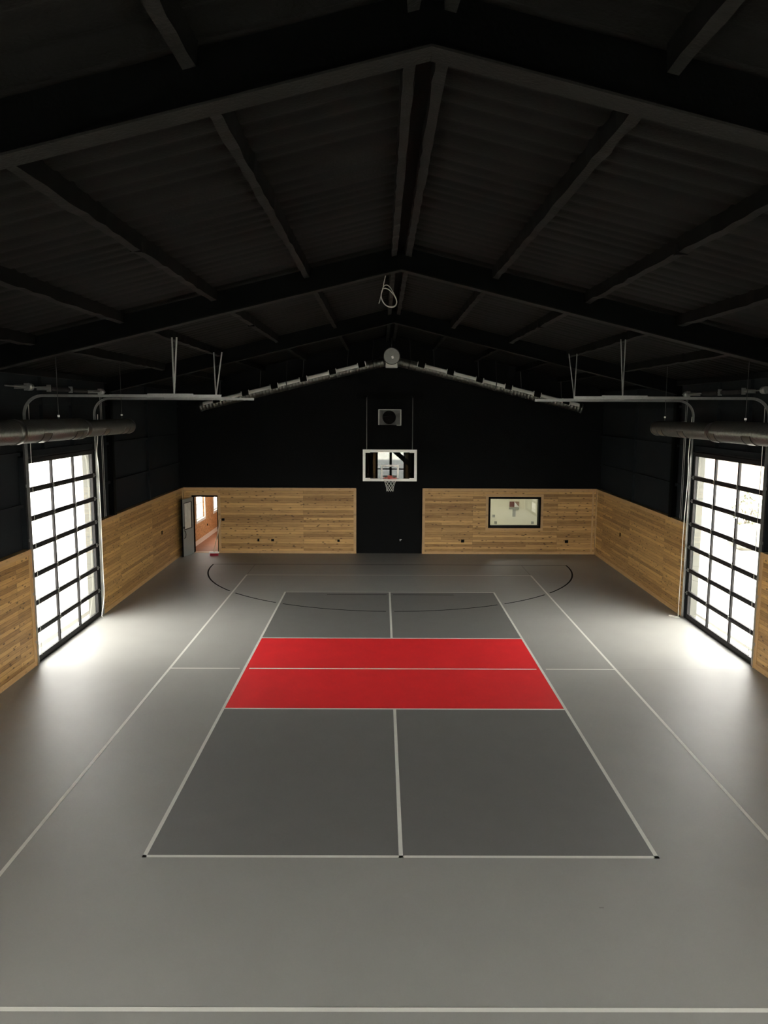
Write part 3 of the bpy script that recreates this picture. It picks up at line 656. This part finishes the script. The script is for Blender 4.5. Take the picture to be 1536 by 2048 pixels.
# ------------------------------------------------------------------ cable coil from the ridge
cc = []
yq = 4.62
for (x, z) in [(-0.19, 7.43), (-0.215, 7.33), (-0.235, 7.22), (-0.262, 7.12), (-0.25, 7.04), (-0.20, 6.96), (-0.13, 6.925), (-0.06, 6.93), (-0.015, 6.97), (-0.015, 7.04), (-0.06, 7.12), (-0.13, 7.19), (-0.20, 7.215), (-0.245, 7.19),
               (-0.265, 7.08), (-0.225, 6.99), (-0.16, 6.935), (-0.08, 6.915), (-0.02, 6.945), (-0.008, 7.02), (-0.06, 7.14), (-0.12, 7.24), (-0.18, 7.275), (-0.23, 7.24), (-0.262, 7.12), (-0.285, 7.02), (-0.30, 6.97)]:
    cc.append((x, yq+0.03*math.sin(len(cc)*0.9), z))
cord('cable_coil', cc, 0.0075, CABLE, 'grey cable hanging in a loose coil from the middle roof frame', 'cable')

# ------------------------------------------------------------------ outlet boxes cut into the boards
def outlet_b(x, z, w_, h_, label, lv=False):
    r = empty('outlet_box', (x, 19.48, z)); b = MB(); b.box(x-w_/2, x+w_/2, 19.488, 19.502, z-h_/2, z+h_/2); b.build('opening', HOLE, r)
    b = MB(); e = 0.008
    b.box(x-w_/2-e, x-w_/2, 19.480, 19.5, z-h_/2-e, z+h_/2+e); b.box(x+w_/2, x+w_/2+e, 19.480, 19.5, z-h_/2-e, z+h_/2+e); b.box(x-w_/2, x+w_/2, 19.480, 19.5, z-h_/2-e, z-h_/2); b.box(x-w_/2, x+w_/2, 19.480, 19.5, z+h_/2, z+h_/2+e)
    b.build('rim', HOLE, r)
    if lv: b = MB(); b.box(x-w_/2-0.09, x-w_/2-e, 19.488, 19.5, z+0.02, z+0.035); b.build('loose_wire', HOLE, r)
    tag(r, label, 'outlet', 'outlet boxes')
outlet_b(-6.04, 1.245, 0.085, 0.075, 'black outlet box at switch height above the broom handle')
outlet_b(-4.76, 0.49, 0.05, 0.085, 'slim black outlet box low on the end wall, nearest the open door')
outlet_b(-4.24, 0.49, 0.085, 0.075, 'square black outlet box low on the end wall, second from the open door')
outlet_b(-1.82, 0.475, 0.07, 0.07, 'black outlet box with a loose wire just left of the black middle panel', True)
outlet_b(2.74, 0.48, 0.10, 0.085, 'black outlet box low on the end wall between hoop and interior window')
outlet_b(6.56, 0.475, 0.10, 0.085, 'black outlet box low on the end wall, right of the interior window')
b = MB(); b.box(0.42, 0.50, 19.548, 19.562, 0.50, 0.53); b.box(0.43, 0.46, 19.546, 19.562, 0.46, 0.50); o = b.build('wall_plate', GALV); tag(o, 'small dim plate low on the black panel under the hoop', 'outlet')
for side, y_, z_, lb in ((-1, 16.57, 1.22, 'small dark outlet box on the pine boards of the left wall'), (1, 16.45, 1.23, 'small dark outlet box on the pine boards of the right wall')):
    b = MB(); b.sbox(side, -0.002, 0.012, y_-0.045, y_+0.045, z_-0.06, z_+0.06); o = b.build('outlet_box', HOLE); tag(o, lb, 'outlet', 'outlet boxes')

# ------------------------------------------------------------------ swinging side door
r = empty('door_3', (DX0, 19.48, 0)); tag(r, 'grey side door with a tall glass light standing open', 'door', kind='structure')
h0 = Vector((DX0-0.01, 19.47, 0)); h1 = Vector((-7.305, 18.60, 0)); d = (h1-h0).normalized(); nn_ = Vector((-d.y, d.x, 0)); Wd = 0.885
def leafbox(u0, u1, z0, z1, t0, t1): 
    m = MB(); c = h0+d*((u0+u1)/2)+nn_*((t0+t1)/2)+Vector((0, 0, (z0+z1)/2)); m.obox(c, d*((u1-u0)/2), nn_*((t1-t0)/2), Vector((0, 0, (z1-z0)/2))); return m
lf = leafbox(0, Wd, 0.015, 0.98, -0.022, 0.022)
for a in ((0, 0.13, 0.98, 2.07), (Wd-0.13, Wd, 0.98, 2.07), (0.13, Wd-0.13, 1.93, 2.07)): 
    m = leafbox(a[0], a[1], a[2], a[3], -0.022, 0.022); lf.add(m.v, m.f)
leaf = lf.build('leaf', DOORG, r)
leafbox(0.13, Wd-0.13, 0.98, 1.93, -0.006, 0.006).build('glass_light', FROST, leaf)
m = MB()
for a in ((0.12, 0.15, 0.97, 1.94), (Wd-0.145, Wd-0.115, 0.97, 1.94), (0.15, Wd-0.145, 0.965, 0.99), (0.15, Wd-0.145, 1.915, 1.94)):
    q = leafbox(a[0], a[1], a[2], a[3], -0.027, 0.027); m.add(q.v, q.f)
m.build('glazing_bead', ALU, leaf)
leafbox(Wd-0.001, Wd+0.008, 0.015, 2.07, -0.024, 0.024).build('edge_strip', HOLE, leaf)
m = MB(); hp = h0+d*(Wd-0.08)
for sg in (1, -1):
    m.tube([hp+nn_*sg*0.022+Vector((0, 0, 0.95)), hp+nn_*sg*0.07+Vector((0, 0, 0.93))-d*0.02, hp+nn_*sg*0.08+Vector((0, 0, 0.82))-d*0.03, hp+nn_*sg*0.07+Vector((0, 0, 0.70))-d*0.02, hp+nn_*sg*0.022+Vector((0, 0, 0.68))], 0.011, 8)
m.build('pull_handle', ALU, leaf)
m = MB(); q = leafbox(Wd-0.12, Wd-0.04, 1.03, 1.10, -0.045, 0.045); m.add(q.v, q.f); m.build('deadbolt', ALU, leaf)
m = MB(); m.box(DX0, DX1, 19.485, 19.75, DH-0.035, DH); m.box(DX0-0.04, DX0, 19.485, 19.75, 0, DH); m.box(DX1, DX1+0.04, 19.485, 19.75, 0, DH); m.box(DX0-0.04, DX1+0.04, 19.485, 19.75, DH, DH+0.03); m.build('door_frame', HOLE, r)
m = MB(); m.box(DX0, DX1, 19.50, 19.75, 0.0, 0.012); m.build('threshold', BROOMW, r)

# ------------------------------------------------------------------ interior window to the side room
r = empty('window_1', (4.62, 19.5, WZ0)); tag(r, 'black framed interior window looking into a cream room', 'window', kind='structure')
m = MB(); e = 0.065
m.box(WX0-0.04, WX1+0.04, 19.475, 19.75, WZ0-0.04, WZ0+e-0.03); m.box(WX0-0.04, WX1+0.04, 19.475, 19.75, WZ1-e+0.03, WZ1+0.04); m.box(WX0-0.04, WX0+e-0.03, 19.475, 19.75, WZ0, WZ1); m.box(WX1-e+0.03, WX1+0.04, 19.475, 19.75, WZ0, WZ1)
m.build('window_frame', HOLE, r)
m = MB(); m.box(WX0+0.02, WX1-0.02, 19.66, 19.666, WZ0+0.02, WZ1-0.02); m.build('pane', GLASS, r)
# side room
m = MB(); m.box(1.5, 8.4, 24.0, 24.15, -0.05, 2.8); m.box(1.4, 1.5, 19.75, 24.15, -0.05, 2.8); m.box(8.3, 8.4, 19.75, 24.0, -0.05, 2.8); m.box(1.5, 8.3, 19.76, 19.80, 2.2, 2.8)
o = m.build('wall_side_room', CREAM); tag(o, 'cream walls of the room seen through the interior window', 'wall', kind='structure')
m = MB(); m.box(1.4, 8.4, 19.75, 24.15, -0.15, 0); o = m.build('floor_side_room', CONC); tag(o, 'pale floor of the side room', 'floor', kind='structure')
m = MB(); m.box(1.4, 8.4, 19.75, 24.15, 2.7, 2.8); o = m.build('ceiling_side_room', WTRIM); tag(o, 'white ceiling of the side room', 'ceiling', kind='structure')
r = empty('wall_bracket', (5.38, 23.97, 0.78))
m = MB(); m.box(5.18, 5.38, 23.95, 24.0, 1.20, 1.425); m.build('maroon_square', MAROON, r)
m = MB(); m.prism([(5.385, 1.425), (5.575, 1.425), (5.575, 1.20)], 23.95, 24.0); m.build('brown_triangle', TAUPE, r)
m = MB(); m.prism([(5.385, 1.425), (5.575, 1.20), (5.385, 1.20)], 23.955, 24.0); m.build('white_triangle', WTRIM, r)
m = MB(); m.box(5.17, 5.58, 23.90, 24.0, 1.10, 1.165); m.box(5.32, 5.44, 23.94, 24.0, 0.78, 1.10); m.build('t_bracket', GREYP, r)
tag(r, 'maroon and brown board over a grey T-shaped bracket, seen through the interior window', 'bracket')
for x_, z_, lb in ((4.52, 0.80, 'upper small grey socket in the cream room, lower left of the interior window'), (4.61, 0.52, 'lower small grey socket in the cream room, lower left of the interior window'), (6.18, 0.52, 'small grey socket in the cream room, lower right of the interior window')):
    m = MB(); m.box(x_-0.055, x_+0.055, 23.98, 24.0, z_-0.055, z_+0.055); m.box(x_-0.03, x_+0.03, 23.972, 23.98, z_-0.04, z_+0.04, 0); o = m.build('wall_socket', GREYP); tag(o, lb, 'outlet', 'side room sockets')

# ------------------------------------------------------------------ annex beyond the open door
AX = -7.42
wins = [(21.15, 22.55), (24.25, 25.6)]
m = MB()
prev = 19.75
for a, c in wins: m.box(AX-0.12, AX, prev, a, -0.05, 2.8); m.box(AX-0.12, AX, a, c, -0.05, 0.93); m.box(AX-0.12, AX, a, c, 2.15, 2.8); prev = c
m.box(AX-0.12, AX, prev, 27.6, -0.05, 2.8); m.box(AX, 1.4, 27.5, 27.6, -0.05, 2.8); m.box(-3.1, -3.0, 19.75, 27.5, -0.05, 2.8); m.box(AX, -7.17, 19.75, 19.77, 0, 2.7)
o = m.build('wall_annex', OSB); tag(o, 'orange particle board walls of the room beyond the open door', 'wall', kind='structure')
m = MB(); m.box(AX-0.12, -3.0, 19.75, 27.6, -0.15, 0.0); o = m.build('floor_annex', BROWN); tag(o, 'reddish brown floor beyond the open door', 'floor', kind='structure')
m = MB(); m.box(AX-0.12, -3.0, 19.75, 27.6, 2.7, 2.8); o = m.build('ceiling_annex', WTRIM); tag(o, 'ceiling of the room beyond the open door', 'ceiling', kind='structure')
m = MB(); m.box(AX, AX+0.02, 19.77, 27.5, 0.0, 0.17); m.box(AX, AX+0.03, 19.77, 27.5, 0.0, 0.02, 0); o = m.build('baseboard_annex', BASEW); tag(o, 'white baseboard along the particle board wall', 'baseboard', kind='structure')
for i_, (a, c) in enumerate(wins):
    r = empty('window_%d' % (i_+2), (AX, (a+c)/2, 0.93)); tag(r, ('white framed window nearest the open door in the particle board room', 'white framed window farther back in the particle board room')[i_], 'window', kind='structure')
    m = MB(); e = 0.10
    m.box(AX, AX+0.025, a-e, a, 0.93-e, 2.15+e); m.box(AX, AX+0.025, c, c+e, 0.93-e, 2.15+e); m.box(AX, AX+0.025, a, c, 0.93-e, 0.93); m.box(AX, AX+0.025, a, c, 2.15, 2.15+e); m.box(AX-0.12, AX, a, c, 0.90, 0.935)
    m.build('window_trim', WTRIM, r)
    m = MB(); m.box(AX-0.10, AX-0.06, a, a+0.05, 0.93, 2.15); m.box(AX-0.10, AX-0.06, c-0.05, c, 0.93, 2.15); m.box(AX-0.10, AX-0.06, a+0.05, c-0.05, 0.93, 0.98); m.box(AX-0.10, AX-0.06, a+0.05, c-0.05, 1.52, 1.56); m.build('sash', WTRIM, r)
    m = MB(); m.box(AX-0.082, AX-0.078, a+0.05, c-0.05, 0.98, 2.15); m.build('pane', GLASS, r)
m = MB(); m.box(AX, AX+0.012, 22.95, 23.07, 0.50, 0.57); o = m.build('outlet_box', HOLE); tag(o, 'black outlet box on the particle board wall beyond the open door', 'outlet')

# ------------------------------------------------------------------ push broom
r = empty('push_broom', (-6.16, 19.0, 0))
m = MB(); m.tube([(-6.30, 19.02, 0.10), (-6.13, 19.46, 1.27)], 0.022, 10); m.build('handle', BROOMW, r)
m = MB(); m.box(-6.46, -6.12, 18.96, 19.06, 0.085, 0.135); m.build('head', WHITE, r)
m = MB()
for k in range(26):
    xx = -6.435+k*0.0115
    for yy in (18.99, 19.01, 19.03): m.hexa([(xx-0.004, yy-0.035, 0.0), (xx+0.006, yy-0.035, 0.0), (xx+0.006, yy-0.015, 0.0), (xx-0.004, yy-0.015, 0), (xx, yy, 0.086), (xx+0.008, yy, 0.086), (xx+0.008, yy+0.01, 0.086), (xx, yy+0.01, 0.086)])
m.build('bristles', REDP, r)
tag(r, 'push broom with red bristles and wooden handle leaning beside the open door', 'broom')

# ------------------------------------------------------------------ front end: loft, glazed entrance (seen in the backboard)
b = MB()
def holes_wall(b, x0, x1, z0, z1, y0, y1, holes):
    xs_ = sorted({x0, x1, *[h[0] for h in holes], *[h[1] for h in holes]}); zs_ = sorted({z0, z1, *[h[2] for h in holes], *[h[3] for h in holes]})
    for a, c in zip(xs_[:-1], xs_[1:]):
        for e, g in zip(zs_[:-1], zs_[1:]):
            mx_, mz_ = (a+c)/2, (e+g)/2
            if any(h[0] < mx_ < h[1] and h[2] < mz_ < h[3] for h in holes): continue
            b.box(a, c, y0, y1, e, g)
FH = [(-0.62, 1.42, 0, 2.42), (-7.0, -2.2, 0.2, 3.0), (2.6, 7.0, 0.2, 3.0), (-5.0, -1.0, 4.2, 5.9), (1.2, 5.0, 4.2, 5.9)]  # all but the entrance are unseen windows added for floor light
holes_wall(b, -7.7, 7.8, 0, 5.9, -12.1, -11.95, FH)
b.prism([(-7.7, 5.9), (7.8, 5.9), (7.8, 6.0), (CX, 8.0), (-7.7, 6.0)], -12.1, -11.95)
o = b.build('wall_front', BLACK); tag(o, 'black front wall behind the camera', 'wall', kind='structure')
for i_, h in enumerate(FH[1:]):
    r = empty('window_%d' % (i_+4), (h[0], -12, h[2])); tag(r, '%s %s unseen window added for light in the front wall' % ('lower' if h[2] < 1 else 'upper', 'left' if h[0] < 0 else 'right'), 'window', kind='structure')
    m = MB(); e = 0.06
    m.box(h[0], h[1], -12.06, -11.98, h[2], h[2]+e); m.box(h[0], h[1], -12.06, -11.98, h[3]-e, h[3]); m.box(h[0], h[0]+e, -12.06, -11.98, h[2], h[3]); m.box(h[1]-e, h[1], -12.06, -11.98, h[2], h[3]); mid = (h[0]+h[1])/2; m.box(mid-0.03, mid+0.03, -12.06, -11.98, h[2], h[3])
    m.build('window_frame', ALU, r); m = MB(); m.box(h[0]+e, h[1]-e, -12.02, -12.016, h[2]+e, h[3]-e); m.build('pane', GLASS, r)
r = empty('door_4', (0.4, -12, 0)); tag(r, 'glazed double entrance door reflected in the backboard', 'door', kind='structure')
for a, c in ((-0.62, 0.40), (0.40, 1.42)):
    m = MB(); e = 0.09; m.box(a, c, -12.05, -12.0, 0, 0.25); m.box(a, c, -12.05, -12.0, 2.32, 2.42); m.box(a, a+e, -12.05, -12.0, 0.25, 2.32); m.box(c-e, c, -12.05, -12.0, 0.25, 2.32); m.box(a+e, c-e, -12.05, -12.0, 1.0, 1.08)
    lf_ = m.build('leaf', ALU, r); m = MB(); m.box(a+e, c-e, -12.03, -12.025, 0.25, 2.32); m.build('pane', GLASS, lf_)
for x_, lb in ((-0.78, 'rough timber post left of the entrance, reflected in the backboard'), (1.56, 'rough timber post right of the entrance, reflected in the backboard')):
    m = MB(); m.box(x_-0.09, x_+0.09, -11.6, -11.42, 0, 3.3); o = m.build('timber_post', TIMBER); tag(o, lb, 'post', 'loft posts')
m = MB(); m.box(-7.66, 7.70, -11.95, -8.75, 3.30, 3.56); o = m.build('floor_loft', BLACK); tag(o, 'loft floor the picture is taken from', 'floor', kind='structure')
r = empty('staircase', (1.7, -10.9, 0))
m = MB()
for yy in (-11.3, -10.5): m.obox((1.55, yy, 1.62), Vector((1.85, 0, -1.60)), Vector((0, 0.03, 0)), Vector((0.09, 0, 0.12)))
m.build('stringer', STEELB, r)
for k in range(14):
    m = MB(); xx = -0.1+k*0.255; zz = 3.08-k*0.222; m.box(xx-0.14, xx+0.14, -11.27, -10.53, zz-0.02, zz+0.02); m.build('tread', STEELB, r)
tag(r, 'dark stair flight under the loft, a diagonal shadow in the backboard reflection', 'stairs')

# ------------------------------------------------------------------ outside
m = MB(); m.box(-120, 120, -80, 160, -0.40, -0.16); 
m.box(-30, -7.95, -12, 19.0, -0.16, -0.03); m.box(8.05, 30, -12, 19.0, -0.16, -0.03)
m.box(-14, 14, -40, -12.3, -0.16, -0.04, 1)  # dark pad added out of view to dim the backboard reflection
o = m.build('ground_outside', [CONC, DARKPAD]); tag(o, 'bright pale ground outside the overhead doors', 'ground', kind='structure')
def bank(name, x0, x1, y0, y1, h, label):
    m = MB(); nx_, ny_ = 14, 30; vs = []; rnd = random.Random(5)
    for i in range(nx_+1):
        for j in range(ny_+1):
            u = i/nx_; v = j/ny_; vs.append((x0+(x1-x0)*u, y0+(y1-y0)*v, -0.2+h*u*(0.85+0.3*rnd.random())))
    m.add(vs, [(i*(ny_+1)+j, (i+1)*(ny_+1)+j, (i+1)*(ny_+1)+j+1, i*(ny_+1)+j+1) for i in range(nx_) for j in range(ny_)], 0, True)
    vb = [(x1, y0, -0.2), (x1, y1, -0.2)]
    o = m.build(name, DIRT); tag(o, label, 'hill', kind='structure')
bank('dirt_bank', 24, 60, 30, 110, 6, 'tan dirt bank far outside the right overhead door')
def shrub(x, y, h, label):
    r = empty('shrub', (x, y, -0.16)); m = MB(); rnd = random.Random(int(x*10+y))
    for k in range(420):
        a = rnd.uniform(0, 6.28); t = rnd.random()**0.5; ph = rnd.uniform(0.1, 1); c = Vector((x+0.5*h*t*math.cos(a)*math.sin(ph*3), y+0.5*h*t*math.sin(a)*math.sin(ph*3), -0.1+h*ph))
        u = Vector((rnd.uniform(-1, 1), rnd.uniform(-1, 1), rnd.uniform(-1, 1))).normalized(); v = u.orthogonal().normalized(); s = 0.07*h
        m.add([c-u*s, c+v*s*0.5, c+u*s, c-v*s*0.5], [(0, 1, 2, 3)])
    m.build('foliage', LEAF, r); m = MB()
    for k in range(5): m.tube([(x, y, -0.16), (x+0.15*h*math.cos(k*1.3), y+0.15*h*math.sin(k*1.3), 0.5*h)], [0.03, 0.012], 6)
    m.build('stems', DIRT, r); tag(r, label, 'shrub', 'shrubs outside')
for x, y, h, lb in ((16.5, 26.5, 1.7, 'dusty shrub outside the right door, closest to the grey post'), (19.5, 27.5, 2.1, 'tall dusty shrub outside the right door, in the middle of the panes'), (18.5, 21.0, 1.2, 'low dusty shrub outside the right door, nearest the near jamb')):
    shrub(x, y, h, lb)
for x, y, s, lb in ((14.2, 21.6, 0.7, 'grey boulder outside the right overhead door, left of the pair'), (15.6, 21.2, 0.55, 'smaller grey boulder outside the right overhead door, right of the pair')):
    bm = bmesh.new(); bmesh.ops.create_icosphere(bm, subdivisions=3, radius=s); rnd = random.Random(int(x*7))
    for v in bm.verts: v.co *= 1+0.18*math.sin(v.co.x*5+x)*math.cos(v.co.y*6)+rnd.uniform(-0.03, 0.03); v.co.z *= 0.75
    me = bpy.data.meshes.new('boulder'); bm.to_mesh(me); bm.free(); me.materials.append(STONE); o = bpy.data.objects.new('boulder', me); COL.objects.link(o); o.location = (x, y, 0.25); tag(o, lb, 'boulder', 'boulders')
